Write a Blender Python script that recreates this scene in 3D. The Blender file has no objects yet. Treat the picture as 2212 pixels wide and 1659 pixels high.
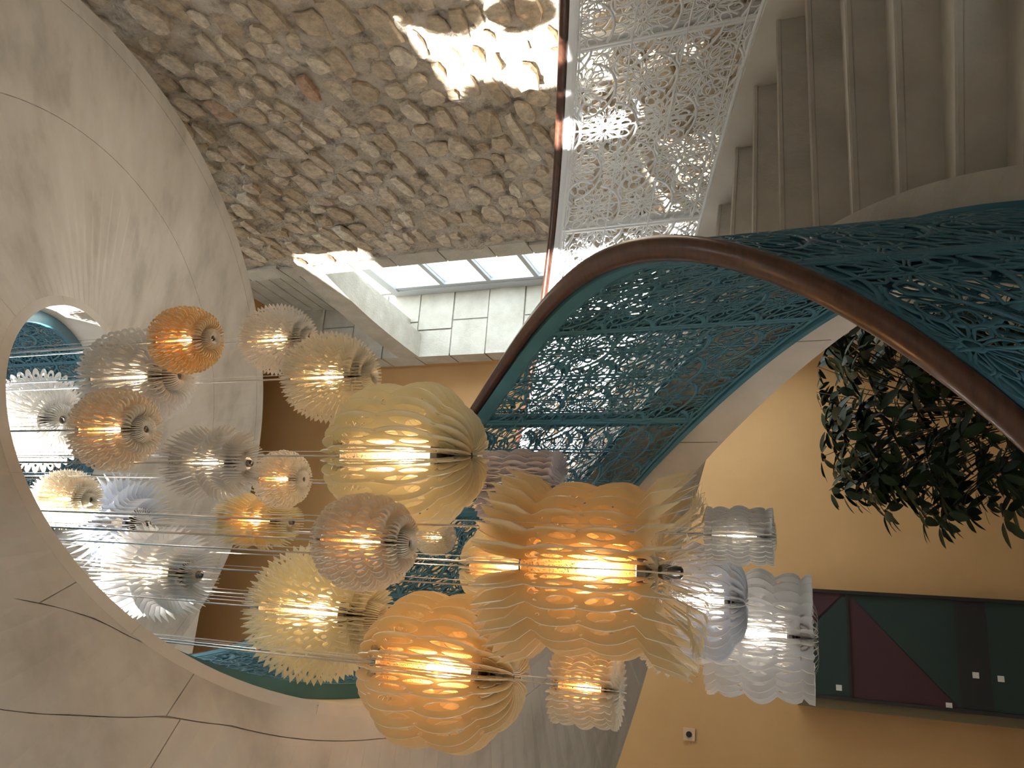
import bpy, bmesh, math, random
import numpy as np
from mathutils import Vector, Matrix
from mathutils.geometry import tessellate_polygon

# ------------------------------------------------------------------ camera, world, sun, exposure
R = math.radians
ZO = 2.0                                   # eye height above the lower floor
SC = bpy.context.scene
COL = SC.collection
PITCH, ROLL, FPX = R(21.1), R(-2.0), 1700.0
cd = bpy.data.cameras.new('camera'); cam = bpy.data.objects.new('camera', cd); COL.objects.link(cam)
cd.sensor_fit = 'HORIZONTAL'; cd.sensor_width = 36.0; cd.lens = 36.0*FPX/2212.0
cd.clip_start = 0.02; cd.clip_end = 200
_F = Vector((0, math.cos(PITCH), math.sin(PITCH))); _U = Vector((0, -math.sin(PITCH), math.cos(PITCH))); _R = Vector((1, 0, 0))
_R2 = _R*math.cos(ROLL)+_U*math.sin(ROLL); _U2 = -_R*math.sin(ROLL)+_U*math.cos(ROLL)
M = Matrix.Identity(4)
for i in range(3):
    M[i][0] = -_U2[i]; M[i][1] = _R2[i]; M[i][2] = -_F[i]    # the phone was held on its side: up lies to the left of the frame
M.translation = (0, 0, ZO)
cam.matrix_world = M
SC.camera = cam
SC.view_settings.view_transform = 'Standard'; SC.view_settings.look = 'None'
SC.view_settings.gamma = 1.0; SC.view_settings.use_curve_mapping = False
SC.view_settings.exposure = 1.05
SC.cycles.max_bounces = 8; SC.cycles.diffuse_bounces = 5; SC.cycles.transmission_bounces = 6; SC.cycles.transparent_max_bounces = 16
SC.cycles.use_adaptive_sampling = True; SC.cycles.adaptive_threshold = 0.02
SC.cycles.sample_clamp_indirect = 4.0
SC.cycles.use_denoising = True

A17 = R(17.1)                               # the room stands turned 17 degrees to the left of the view
D1 = Vector((-math.sin(A17), math.cos(A17), 0)); D2 = Vector((math.cos(A17), math.sin(A17), 0))
def W(d1, d2, z):                           # room coordinates (z above eye level) to world
    p = D1*d1 + D2*d2
    return Vector((p.x, p.y, z+ZO))

wd = bpy.data.worlds.new('sky'); SC.world = wd; wd.use_nodes = True
bg = wd.node_tree.nodes['Background']; bg.inputs[0].default_value = (0.80, 0.90, 1.0, 1); bg.inputs[1].default_value = 4.0
sd = bpy.data.lights.new('sun', 'SUN'); sd.energy = 26.0; sd.angle = R(0.6); sd.color = (1.0, 0.96, 0.90)
sun = bpy.data.objects.new('sun', sd); COL.objects.link(sun)
SUN_T = (D1*math.cos(R(80))*math.cos(R(35)) + D2*math.sin(R(80))*math.cos(R(35)) - Vector((0, 0, math.sin(R(35))))).normalized()     # where the light travels
sun.rotation_euler = SUN_T.to_track_quat('-Z', 'Y').to_euler()
sun.location = (-6, -6, 12)

# ------------------------------------------------------------------ materials
def mat(name):
    m = bpy.data.materials.new(name); m.use_nodes = True
    nt = m.node_tree
    return m, nt, nt.nodes['Principled BSDF']
def N(nt, t, **kw):
    n = nt.nodes.new(t)
    for k, v in kw.items():
        if k in n.inputs: n.inputs[k].default_value = v
        else: setattr(n, k, v)
    return n
def mottled(name, c1, c2, scale=3.0, rough=0.6, bump=0.0, bscale=40, c3=None, detail=6, spec=0.3, stretch=None):
    m, nt, b = mat(name); L = nt.links
    tc = N(nt, 'ShaderNodeTexCoord'); src = tc.outputs['Object']
    if stretch:
        mp = N(nt, 'ShaderNodeMapping'); mp.inputs['Scale'].default_value = stretch
        L.new(src, mp.inputs[0]); src = mp.outputs[0]
    n = N(nt, 'ShaderNodeTexNoise', Scale=scale, Detail=detail, Roughness=0.6); L.new(src, n.inputs['Vector'])
    r = N(nt, 'ShaderNodeValToRGB'); e = r.color_ramp.elements
    e[0].position = 0.33; e[0].color = (*c1, 1); e[1].position = 0.68; e[1].color = (*c2, 1)
    if c3:
        k = e.new(0.5); k.color = (*c3, 1)
    L.new(n.outputs['Fac'], r.inputs[0]); L.new(r.outputs[0], b.inputs['Base Color'])
    b.inputs['Roughness'].default_value = rough; b.inputs['Specular IOR Level'].default_value = spec
    if bump:
        n2 = N(nt, 'ShaderNodeTexNoise', Scale=bscale, Detail=5); L.new(src, n2.inputs['Vector'])
        bp = N(nt, 'ShaderNodeBump', Strength=bump, Distance=0.02); L.new(n2.outputs['Fac'], bp.inputs['Height']); L.new(bp.outputs[0], b.inputs['Normal'])
    return m
def plain(name, c, rough=0.5, metal=0.0, spec=0.5):
    m, nt, b = mat(name); b.inputs['Base Color'].default_value = (*c, 1); b.inputs['Roughness'].default_value = rough
    b.inputs['Metallic'].default_value = metal; b.inputs['Specular IOR Level'].default_value = spec
    return m
MARBLE = mottled('cream_marble', (0.50, 0.47, 0.42), (0.75, 0.72, 0.665), 2.2, 0.5, c3=(0.67, 0.63, 0.57), stretch=(1, 1.6, 1), detail=8)
STEPM = mottled('step_stone', (0.40, 0.37, 0.325), (0.54, 0.505, 0.45), 4.5, 0.55, 0.08, 90)
FASCIA = mottled('fascia_marble', (0.62, 0.58, 0.52), (0.76, 0.72, 0.66), 3.0, 0.5)
OCHRE = mottled('ochre_paint', (0.50, 0.285, 0.115), (0.56, 0.33, 0.14), 1.4, 0.7, 0.06, 120)
PLASTER = mottled('pale_plaster', (0.60, 0.55, 0.47), (0.70, 0.66, 0.58), 2.0, 0.8, 0.1, 60)
LIME = mottled('limestone_block', (0.46, 0.425, 0.35), (0.60, 0.565, 0.48), 5.0, 0.8, 0.25, 60)
LIMEJ = mottled('limestone_joint', (0.27, 0.245, 0.21), (0.36, 0.33, 0.29), 20, 0.9, 0.3, 80)
WOOD = mottled('dark_wood', (0.050, 0.020, 0.012), (0.105, 0.042, 0.024), 6.0, 0.28, stretch=(3, 3, 14), spec=0.5)
TEAL = mottled('teal_lacquer', (0.045, 0.145, 0.205), (0.068, 0.215, 0.295), 1.5, 0.42, spec=0.4)
WHITEM = plain('white_lacquer', (0.86, 0.88, 0.90), 0.4)
FLOORM = mottled('stone_floor', (0.42, 0.40, 0.37), (0.52, 0.50, 0.46), 2.0, 0.4)
WFRAME = plain('grey_window_frame', (0.45, 0.45, 0.46), 0.4)
STEEL = plain('steel_wire', (0.72, 0.72, 0.72), 0.25, 0.9)
CHROME = plain('dark_chrome', (0.28, 0.26, 0.25), 0.22, 1.0)
def stone_mat():
    m, nt, b = mat('rubble_stone'); L = nt.links
    oi = N(nt, 'ShaderNodeObjectInfo'); ge = N(nt, 'ShaderNodeNewGeometry')
    ad = N(nt, 'ShaderNodeMath', operation='ADD'); L.new(oi.outputs['Random'], ad.inputs[0]); L.new(ge.outputs['Random Per Island'], ad.inputs[1])
    fr = N(nt, 'ShaderNodeMath', operation='FRACT'); L.new(ad.outputs[0], fr.inputs[0])
    r = N(nt, 'ShaderNodeValToRGB'); e = r.color_ramp.elements
    cs = [(0, (0.54, 0.44, 0.32)), (0.25, (0.67, 0.57, 0.43)), (0.5, (0.75, 0.66, 0.52)), (0.72, (0.60, 0.50, 0.37)), (0.9, (0.82, 0.75, 0.62)), (0.97, (0.76, 0.68, 0.54)), (1.0, (0.50, 0.31, 0.20))]
    e[0].position = 0; e[0].color = (*cs[0][1], 1); e[1].position = 1; e[1].color = (*cs[-1][1], 1)
    for p, c in cs[1:-1]:
        k = e.new(p); k.color = (*c, 1)
    L.new(fr.outputs[0], r.inputs[0])
    n = N(nt, 'ShaderNodeTexNoise', Scale=22, Detail=8, Roughness=0.7); L.new(ge.outputs['Position'], n.inputs['Vector'])
    mx = N(nt, 'ShaderNodeMix', data_type='RGBA', blend_type='MULTIPLY'); mx.inputs[0].default_value = 0.75
    rr = N(nt, 'ShaderNodeValToRGB'); rr.color_ramp.elements[0].color = (0.45, 0.42, 0.40, 1); rr.color_ramp.elements[0].position = 0.32; rr.color_ramp.elements[1].position = 0.62
    rr.color_ramp.elements[1].color = (1.1, 1.08, 1.05, 1)
    L.new(n.outputs['Fac'], rr.inputs[0]); L.new(r.outputs[0], mx.inputs[6]); L.new(rr.outputs[0], mx.inputs[7]); L.new(mx.outputs[2], b.inputs['Base Color'])
    b.inputs['Roughness'].default_value = 0.9; b.inputs['Specular IOR Level'].default_value = 0.15
    bp = N(nt, 'ShaderNodeBump', Strength=0.7, Distance=0.02); L.new(n.outputs['Fac'], bp.inputs['Height']); L.new(bp.outputs[0], b.inputs['Normal'])
    return m
STONE = stone_mat()
MORTAR = mottled('lime_mortar', (0.20, 0.175, 0.14), (0.60, 0.54, 0.45), 9.0, 0.95, 1.0, 45, c3=(0.50, 0.44, 0.36), detail=10, spec=0.1)
def fin_mat(name, c, tr=0.42, gl=0.10):
    m, nt, b = mat(name); L = nt.links
    out = nt.nodes['Material Output']
    d = N(nt, 'ShaderNodeBsdfDiffuse', Color=(*c, 1)); t = N(nt, 'ShaderNodeBsdfTranslucent', Color=(*[min(1, x*1.05) for x in c], 1))
    g = N(nt, 'ShaderNodeBsdfGlossy', Color=(1, 1, 1, 1), Roughness=0.25)
    a = N(nt, 'ShaderNodeMixShader', Fac=tr); L.new(d.outputs[0], a.inputs[1]); L.new(t.outputs[0], a.inputs[2])
    k = N(nt, 'ShaderNodeMixShader', Fac=gl*0.6); L.new(a.outputs[0], k.inputs[1]); L.new(g.outputs[0], k.inputs[2])
    tp = N(nt, 'ShaderNodeBsdfTransparent', Color=(*[0.5+0.5*x for x in c], 1))
    z = N(nt, 'ShaderNodeMixShader', Fac=0.06); L.new(k.outputs[0], z.inputs[1]); L.new(tp.outputs[0], z.inputs[2])
    L.new(z.outputs[0], out.inputs['Surface'])
    return m
def tube_mat(name, c):
    m, nt, b = mat(name); L = nt.links; out = nt.nodes['Material Output']
    tc = N(nt, 'ShaderNodeTexCoord'); v = N(nt, 'ShaderNodeTexVoronoi', Scale=260.0); L.new(tc.outputs['Object'], v.inputs['Vector'])
    r = N(nt, 'ShaderNodeMath', operation='GREATER_THAN'); r.inputs[1].default_value = 0.34; L.new(v.outputs['Distance'], r.inputs[0])
    g = N(nt, 'ShaderNodeBsdfTranslucent', Color=(*c, 1)); gg = N(nt, 'ShaderNodeBsdfGlossy', Color=(0.8, 0.75, 0.7, 1), Roughness=0.3)
    a = N(nt, 'ShaderNodeMixShader', Fac=0.25); L.new(g.outputs[0], a.inputs[1]); L.new(gg.outputs[0], a.inputs[2])
    tp = N(nt, 'ShaderNodeBsdfTransparent', Color=(*[0.4+0.6*x for x in c], 1))
    ml = N(nt, 'ShaderNodeMath', operation='MULTIPLY'); ml.inputs[1].default_value = 0.55; L.new(r.outputs[0], ml.inputs[0])
    z = N(nt, 'ShaderNodeMixShader'); L.new(ml.outputs[0], z.inputs['Fac']); L.new(tp.outputs[0], z.inputs[1]); L.new(a.outputs[0], z.inputs[2])
    L.new(z.outputs[0], out.inputs['Surface'])
    return m
def bulb_mat(name, c, s):
    m, nt, b = mat(name)
    b.inputs['Base Color'].default_value = (*c, 1)
    b.inputs['Emission Color'].default_value = (*c, 1); b.inputs['Emission Strength'].default_value = s
    return m
def glass_mat():
    m, nt, b = mat('window_glass'); L = nt.links; out = nt.nodes['Material Output']
    t = N(nt, 'ShaderNodeBsdfTransparent', Color=(0.95, 0.97, 0.97, 1)); g = N(nt, 'ShaderNodeBsdfGlossy', Roughness=0.02)
    z = N(nt, 'ShaderNodeMixShader', Fac=0.08)
    L.new(t.outputs[0], z.inputs[1]); L.new(g.outputs[0], z.inputs[2]); L.new(z.outputs[0], out.inputs['Surface'])
    return m
GLASS = glass_mat()

# ------------------------------------------------------------------ mesh helpers
class MB:
    def __init__(s): s.v = []; s.f = []
    def add(s, vs, fs):
        o = len(s.v); s.v += [tuple(p) for p in vs]; s.f += [tuple(i+o for i in f) for f in fs]
    def box8(s, p):                          # 8 points: bottom ring 0-3, top ring 4-7
        s.add(p, [(3, 2, 1, 0), (4, 5, 6, 7), (0, 1, 5, 4), (1, 2, 6, 5), (2, 3, 7, 6), (3, 0, 4, 7)])
    def rbox(s, a, b):                       # box in room coordinates, a and b = (d1,d2,z) corners
        (u0, v0, z0), (u1, v1, z1) = a, b
        s.box8([W(u0, v0, z0), W(u0, v1, z0), W(u1, v1, z0), W(u1, v0, z0), W(u0, v0, z1), W(u0, v1, z1), W(u1, v1, z1), W(u1, v0, z1)])
    def tube(s, pts, rad, n=8, caps=True):
        rings = []
        for i, p in enumerate(pts):
            p = Vector(p); a = Vector(pts[max(i-1, 0)]); b = Vector(pts[min(i+1, len(pts)-1)])
            t = (b-a).normalized(); x = t.cross(Vector((0, 0, 1)))
            if x.length < 1e-4: x = Vector((1, 0, 0))
            x.normalize(); y = x.cross(t)
            r = rad[i] if hasattr(rad, '__len__') else rad
            rings.append([p+x*r*math.cos(2*math.pi*k/n)+y*r*math.sin(2*math.pi*k/n) for k in range(n)])
        vs = [q for r_ in rings for q in r_]; fs = []
        for i in range(len(rings)-1):
            for k in range(n):
                fs.append((i*n+k, i*n+(k+1) % n, (i+1)*n+(k+1) % n, (i+1)*n+k))
        if caps: fs += [tuple(range(n))[::-1], tuple((len(rings)-1)*n+k for k in range(n))]
        s.add(vs, fs)
    def lathe(s, prof, n=16):
        vs = [(r*math.cos(2*math.pi*k/n), r*math.sin(2*math.pi*k/n), z) for r, z in prof for k in range(n)]; fs = []
        for i in range(len(prof)-1):
            for k in range(n): fs.append((i*n+k, i*n+(k+1) % n, (i+1)*n+(k+1) % n, (i+1)*n+k))
        fs += [tuple(range(n))[::-1], tuple((len(prof)-1)*n+k for k in range(n))]
        s.add(vs, fs)
    def mesh(s, name, m, smooth=False, fix=True):
        me = bpy.data.meshes.new(name); me.from_pydata(s.v, [], s.f)
        if fix:
            bm = bmesh.new(); bm.from_mesh(me); bmesh.ops.recalc_face_normals(bm, faces=bm.faces); bm.to_mesh(me); bm.free()
        me.materials.append(m)
        if smooth:
            me.polygons.foreach_set('use_smooth', [True]*len(me.polygons))
        return me
    def build(s, name, m, parent=None, smooth=False, fix=True):
        return link(name, s.mesh(name, m, smooth, fix), parent)
def link(name, me, parent=None):
    o = bpy.data.objects.new(name, me); COL.objects.link(o)
    if parent: o.parent = parent
    return o
def tag(o, label=None, cat=None, group=None, kind=None):
    if label: o['label'] = label
    if cat: o['category'] = cat
    if group: o['group'] = group
    if kind: o['kind'] = kind
    return o
def empty(name, loc=(0, 0, 0), **kw):
    o = bpy.data.objects.new(name, None); COL.objects.link(o); o.location = loc; o.empty_display_size = 0.1
    return tag(o, **kw)
def npmesh(name, V, Q, m):                   # fast quads
    me = bpy.data.meshes.new(name)
    me.vertices.add(len(V)); me.vertices.foreach_set('co', np.asarray(V, np.float32).ravel())
    k = len(Q); me.loops.add(k*4); me.loops.foreach_set('vertex_index', np.asarray(Q, np.int32).ravel())
    me.polygons.add(k); me.polygons.foreach_set('loop_start', np.arange(0, 4*k, 4, dtype=np.int32))
    me.update(calc_edges=True); me.validate(); me.materials.append(m)
    return me

# ------------------------------------------------------------------ the oval stair: plan and rise
KC = [-0.8179, -0.3022, 0.5009, 1.2829, 2.079, 2.3467, 2.8865, 3.2381, 3.7759, 4.6329, 5.2261, 5.8321]
KC = np.array([-1.85, -1.33]+KC+[6.43, 7.03, 7.63]); K0 = -270.0
def zf(th):                                  # height of the handrail centre (eye = 0) along the turn, degrees
    th = np.asarray(th, float); u = (th-K0)/60.0; i = np.clip(np.floor(u).astype(int), 1, len(KC)-3); t = u-i
    return (KC[i-1]*(1-t)**3 + KC[i]*(3*t**3-6*t*t+4) + KC[i+1]*(-3*t**3+3*t*t+3*t+1) + KC[i+2]*t**3)/6
CX, CY, EA, EB, ER = -0.3806, 2.4384, 0.6893, 1.0032, 0.3408
def plan(th, w):
    a = np.radians(th); x = (EA+w)*np.cos(a); y = (EB+w)*np.sin(a)
    return CX+x*math.cos(ER)-y*math.sin(ER), CY+x*math.sin(ER)+y*math.cos(ER)
def P(th, w, dz):
    x, y = plan(th, w)
    return Vector((float(x), float(y), float(zf(th))+dz+ZO))
WOUT = 1.321
def sweep(prof, t0, t1, step=3.0, closed=True):        # prof: list of (w, dz below the handrail centre)
    mb = MB(); n = max(2, int(round(abs(t1-t0)/step))+1); k = len(prof); vs = []; fs = []
    for t in np.linspace(t0, t1, n):
        for w, dz in prof: vs.append(P(t, w, dz))
    for i in range(n-1):
        for j in range(k if closed else k-1):
            fs.append((i*k+j, i*k+(j+1) % k, (i+1)*k+(j+1) % k, (i+1)*k+j))
    if closed: fs += [tuple(range(k))[::-1], tuple((n-1)*k+j for j in range(k))]
    mb.add(vs, fs)
    return mb
T_LO, T_HI = -150.0, 540.0
H1, H2, H3, H4, HT = 1.041, 1.231, 1.177, 0.786, 0.845

# ------------------------------------------------------------------ setting
FL = -ZO; TOP = 9.0
S = 2.6                                       # right wall plane
FAR = 7.7; LEFT = -3.6; BACK = -3.2
def struct(o, label, cat='wall'): return tag(o, label, cat, kind='structure')
mb = MB(); mb.rbox((BACK-0.3, LEFT-0.3, FL-0.2), (FAR+0.3, S+3.2, FL)); struct(mb.build('floor', FLOORM), 'pale stone floor of the lower hall under the stair', 'floor')
mb = MB(); mb.rbox((FAR, LEFT-0.3, FL), (FAR+0.3, S+0.9, TOP)); struct(mb.build('wall_far', OCHRE), 'ochre painted wall behind the stair and the hanging lamps')
def holed(mb, holes, u0, u1, z0, z1, v0, v1):    # wall with rectangular holes (u0,u1,z0,z1), each in its own span of u
    holes = sorted(holes); u = u0
    cuts = sorted({u0, u1} | {h[0] for h in holes} | {h[1] for h in holes})
    for a, b in zip(cuts[:-1], cuts[1:]):
        hs = sorted([h for h in holes if h[0] <= a and h[1] >= b], key=lambda h: h[2]); z = z0
        for h in hs:
            if h[2] > z: mb.rbox((a, v0, z), (b, v1, h[2]))
            z = max(z, h[3])
        if z < z1: mb.rbox((a, v0, z), (b, v1, z1))
def sunhole(p, du, dz):                       # opening in the left wall on the beam that reaches point p
    q = p-Vector((0, 0, ZO)); t = (q.dot(D2)-LEFT)/SUN_T.dot(D2); o = q-SUN_T*t
    return (o.dot(D1)-du, o.dot(D1)+du, o.z-dz, o.z+dz)
mb = MB()
holed(mb, [sunhole(P(24, -0.03, -0.05), 0.10, 0.09), sunhole(P(13, WOUT-0.07, 0.02), 0.06, 0.05), (1.05, 2.15, 5.15, 6.35), (1.78, 2.12, 4.88, 5.15), sunhole(P(13.5, WOUT-0.09, -0.84), 0.05, 0.05), (2.75, 4.5, 4.62, 5.5), (3.6, 5.0, 7.7, 8.5), (-1.0, 0.5, -1.7, -0.85)], BACK, FAR, FL, TOP, LEFT-0.3, LEFT)  # unseen openings, added to aim sun patches and bring low fill light
struct(mb.build('wall_left', PLASTER), 'pale plaster wall left of the stair with openings added to let in sun beams and fill light')
mb = MB(); mb.rbox((BACK-0.3, LEFT-0.3, FL), (BACK, S+0.8, TOP)); struct(mb.build('wall_back', PLASTER), 'pale plaster wall behind the viewer')
mb = MB()
SK = (-0.8, 3.4, 0.6, 2.57)                # unseen skylight, added to light the rubble wall: d1 from, to, d2 from, to
for a_, b_ in (((BACK-0.3, LEFT-0.3), (SK[0], S+0.8)), ((SK[1], LEFT-0.3), (FAR+0.3, S+0.8)), ((SK[0], LEFT-0.3), (SK[1], SK[2])), ((SK[0], SK[3]), (SK[1], S+0.8))): mb.rbox((a_[0], a_[1], TOP), (b_[0], b_[1], TOP+0.25))
mb.rbox((6.4, LEFT, 5.95), (6.7, S-0.02, TOP))  # bulkhead added out of view to keep skylight off the far wall
struct(mb.build('ceiling', PLASTER), 'pale ceiling high above the stair with an added skylight and an added light-blocking bulkhead', 'ceiling')

# rubble wall on the right: mortar ground with relief, stones picked out one by one
random.seed(5); rng = np.random.default_rng(7)
U0, U1 = BACK, 4.92
wall_r = empty('wall_right'); struct(wall_r, 'old rubble stone wall of tan stones in grey mortar beside the stair')
nu, nz = 260, 260
def relief(u, z):
    return 0.018*np.sin(u*7.1+1.3*np.sin(z*3.3))*np.sin(z*8.3+np.sin(u*4.1)) + 0.010*np.sin(u*19+z*11)*np.sin(z*23-u*7) + 0.006*np.sin(u*47-z*31+2*np.sin(z*13))*np.sin(z*53+u*29)
mb = MB(); vs = []; us = np.linspace(U0, U1, nu); zs = np.linspace(FL, TOP, nz)
for u in us:
    for z in zs: vs.append(W(u, S+float(relief(u, z)), z))
fs = [(i*nz+j, (i+1)*nz+j, (i+1)*nz+j+1, i*nz+j+1) for i in range(nu-1) for j in range(nz-1)]
mb.add(vs, fs); mb.build('mortar', MORTAR, wall_r, smooth=True, fix=False)
mb = MB(); mb.rbox((U0-0.3, S+0.12, FL), (U1, S+0.78, TOP)); mb.build('wall_core', PLASTER, wall_r)
def stone_shape(k):
    r = random.Random(100+k); n = 10; out = []
    for i in range(n):
        a = 2*math.pi*i/n; sq = (abs(math.cos(a))**3.2+abs(math.sin(a))**3.2)**(-1/3.2)
        q = sq*r.uniform(0.78, 1.06); out.append((0.5*q*math.cos(a), 0.5*q*math.sin(a)))
    inn = [(x*q, y*q, r.uniform(0.55, 1.0)) for x, y in out for q in (r.uniform(0.86, 0.95),)]
    # local axes: x along the wall, y up, z out of the wall (0..1)
    vs = [(x, y, -0.6) for x, y in out]+[(x, y, r.uniform(0.05, 0.3)) for x, y in out]+inn+[(0, 0, r.uniform(0.75, 1.1))]
    fs = []
    for a in (0, 1):
        for i in range(n): fs.append((a*n+i, a*n+(i+1) % n, (a+1)*n+(i+1) % n, (a+1)*n+i))
    for i in range(n): fs.append((2*n+i, 2*n+(i+1) % n, 3*n))
    return vs, fs
SH = [stone_shape(k) for k in range(14)]
SM = []
for k, (vs, fs) in enumerate(SH):
    m_ = MB(); m_.add(vs, fs); SM.append(m_.mesh('stone_shape', STONE, smooth=False))
stones = []
z = -0.6
while z < 5.4:
    hrow = random.uniform(0.085, 0.175); u = 0.6+random.uniform(0, 0.1)
    while u < U1-0.05:
        ln = random.uniform(0.10, 0.27)
        if random.random() < 0.12: ln *= 1.5
        if u+ln > U1: break
        if random.random() < 0.95:
            stones.append((u+ln/2, z+hrow/2+random.uniform(-0.02, 0.02)+0.02*math.sin(u*2.3), ln*random.uniform(0.82, 0.98), hrow*random.uniform(0.72, 0.98), random.uniform(0.008, 0.030), random.uniform(-0.16, 0.16), random.randrange(14)))
        u += ln+random.uniform(0.0, 0.016)
    z += hrow*random.uniform(0.96, 1.06)
def stone_matrix(s):
    u, z_, ln, h, dp, rot, k = s
    o = W(u, S-0.002+float(relief(u, z_)), z_); X = D1*math.cos(rot)+Vector((0, 0, 1))*math.sin(rot); Y = -D1*math.sin(rot)+Vector((0, 0, 1))*math.cos(rot); Z = -D2
    m_ = Matrix.Identity(4)
    for i in range(3):
        m_[i][0] = X[i]*ln; m_[i][1] = Y[i]*h; m_[i][2] = Z[i]*dp; m_[i][3] = o[i]
    return m_
# the ones that show largest: in view and nearest
def seen(s):
    p = W(s[0], S, s[1])-Vector((0, 0, ZO)); d = p.dot(_F)
    if d < 0.3: return 1e9
    x = 1106-FPX*p.dot(_U2)/d; y = 829.5-FPX*p.dot(_R2)/d
    inside = (x > 190+0.55*max(0, y)*0.6) and x < 1225 and -20 < y < 610
    return d/math.sqrt(s[2]*s[3])*0.12 if inside else 1e8+d
stones.sort(key=seen)
for s in stones[:300]:
    o = link('stone', SM[s[6]], wall_r); o.matrix_world = stone_matrix(s)
mb = MB()
for s in stones[300:]:
    m_ = stone_matrix(s); vs, fs = SH[s[6]]; mb.add([m_ @ Vector(v) for v in vs], fs)
o = mb.build('small_stones', STONE, wall_r); o['kind'] = 'stuff'

# pale quoin blocks where the rubble ends, then the deep window recess
niche = empty('trim_1'); struct(niche, 'pale dressed limestone surround of the deep window recess', 'window surround')
J0, J1, SW = 5.08, 7.28, 3.38
r_ = random.Random(3); z = FL
while z < 6.3:
    h = r_.uniform(0.30, 0.46); ww = r_.choice((0.14, 0.19, 0.16))
    mb = MB(); mb.rbox((J0-ww, S-0.012+r_.uniform(-0.006, 0.006), z+0.006), (J0, S+0.78, z+h-0.006)); mb.build('quoin_block', LIME, niche)
    z += h
mb = MB(); mb.rbox((J0-0.13, S+0.02, FL), (J0-0.012, S+0.77, 6.3)); mb.build('joint_bed', LIMEJ, niche)
# far jamb: ashlar courses seen face on
zc = [FL, -1.6, -1.2, -0.8, -0.4, 0.0, 0.4, 0.8, 1.2, 1.6, 2.0, 2.45, 2.86, 3.28, 3.70, 4.12, 4.54, 4.96, 5.38, 5.8, 6.2]
for i in range(len(zc)-1):
    z0, z1 = zc[i]+0.008, zc[i+1]-0.008
    cuts = [S, SW-0.02] if i % 2 == 0 else [S, S+0.40, SW-0.02]
    if i % 4 == 2: cuts = [S, S+0.30, SW-0.02]
    for a, b in zip(cuts[:-1], cuts[1:]):
        mb = MB(); mb.rbox((J1+r_.uniform(-0.006, 0.006), a+(0.008 if a > S else -0.008), z0), (J1+(0.18 if a > S else r_.uniform(0.22, 0.34)), b-0.008, z1)); mb.build('ashlar_block', LIME, niche)
mb = MB(); mb.rbox((J1+0.014, S+0.012, FL), (J1+0.30, SW, 6.2)); mb.build('joint_bed', LIMEJ, niche)
mb = MB(); mb.rbox((J1, SW, FL), (J1+0.42, SW+1.7, 5.4)); mb.build('outer_reveal', LIME, niche)
mb = MB(); mb.rbox((J1+0.2, S+0.015, FL), (FAR, S+0.8, TOP)); mb.rbox((J0, S+0.15, 6.0), (FAR, S+0.8, TOP)); struct(mb.build('wall_right_end', OCHRE), 'ochre painted end of the wall past the window recess')
# lintel beam across the recess and the panelled soffit above it
def lint(u): t = (u-J0)/(J1-J0); return 3.82+0.25*t+0.05*math.sin(math.pi*t), 4.06+0.26*t+0.05*math.sin(math.pi*t)
mb = MB(); vs = []; nn = 12
for i in range(nn+1):
    u = J0+(J1-J0)*i/nn; a, b = lint(u)
    vs += [W(u, S-0.01, a), W(u, S+0.26, a), W(u, S+0.26, b), W(u, S-0.01, b)]
fs = [(i*4+j, i*4+(j+1) % 4, i*4+4+(j+1) % 4, i*4+4+j) for i in range(nn) for j in range(4)]+[(3, 2, 1, 0), tuple(nn*4+k for k in range(4))]
mb.add(vs, fs); mb.build('lintel', LIME, niche)
for k in range(11):                             # sloping slabs between lintel and the old arch above
    a = k/8; b = (k+1)/8
    f = lambda t: (S+0.30+0.35*math.sin(t*1.5), 4.1+1.35*t)
    (va, za), (vb, zb) = f(a), f(b)
    mb = MB(); g = 0.007
    mb.box8([W(J0, va, za+g), W(J0, va+0.14, za+g), W(J1+0.1, va+0.14, za+g+0.12), W(J1+0.1, va, za+g+0.12), W(J0, vb, zb-g), W(J0, vb+0.14, zb-g), W(J1+0.1, vb+0.14, zb-g+0.12), W(J1+0.1, vb, zb-g+0.12)])
    mb.build('soffit_slab', LIME, niche)
mb = MB(); mb.rbox((J0-0.1, S, FL), (J1+0.1, S+0.76, 0.15)); mb.build('sill', LIME, niche)

win = empty('window_1'); struct(win, 'grey framed tall window with transoms deep in the limestone recess', 'window')
mb = MB(); mb.rbox((J1-0.13, SW-0.05, 0.15), (J1-0.002, SW+0.05, 4.45)); mb.build('stile', WFRAME, win)
mb = MB(); mb.rbox((J0, SW-0.05, 0.15), (J0+0.10, SW+0.05, 4.45)); mb.build('stile', WFRAME, win)
mb = MB(); mb.rbox((J0+0.10, SW-0.05, 4.35), (J1-0.13, SW+0.05, 4.45)); mb.build('top_rail', WFRAME, win)
mb = MB(); mb.rbox((J1-0.19, SW-0.035, 0.2), (J1-0.13, SW+0.03, 4.35)); mb.build('sash_stile', WFRAME, win)
zt = [0.20, 0.62, 1.10, 1.62, 2.15, 2.68, 3.22, 3.77, 4.35]
for z in zt[:-1]:
    mb = MB(); mb.rbox((J0+0.10, SW-0.035, z-0.025), (J1-0.19, SW+0.035, z+0.025)); mb.build('transom', WFRAME, win)
for a, b in zip(zt[:-1], zt[1:]):
    mb = MB(); mb.rbox((J0+0.10, SW-0.004, a+0.025), (J1-0.19, SW+0.004, b-0.025)); mb.build('pane', GLASS, win)

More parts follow.
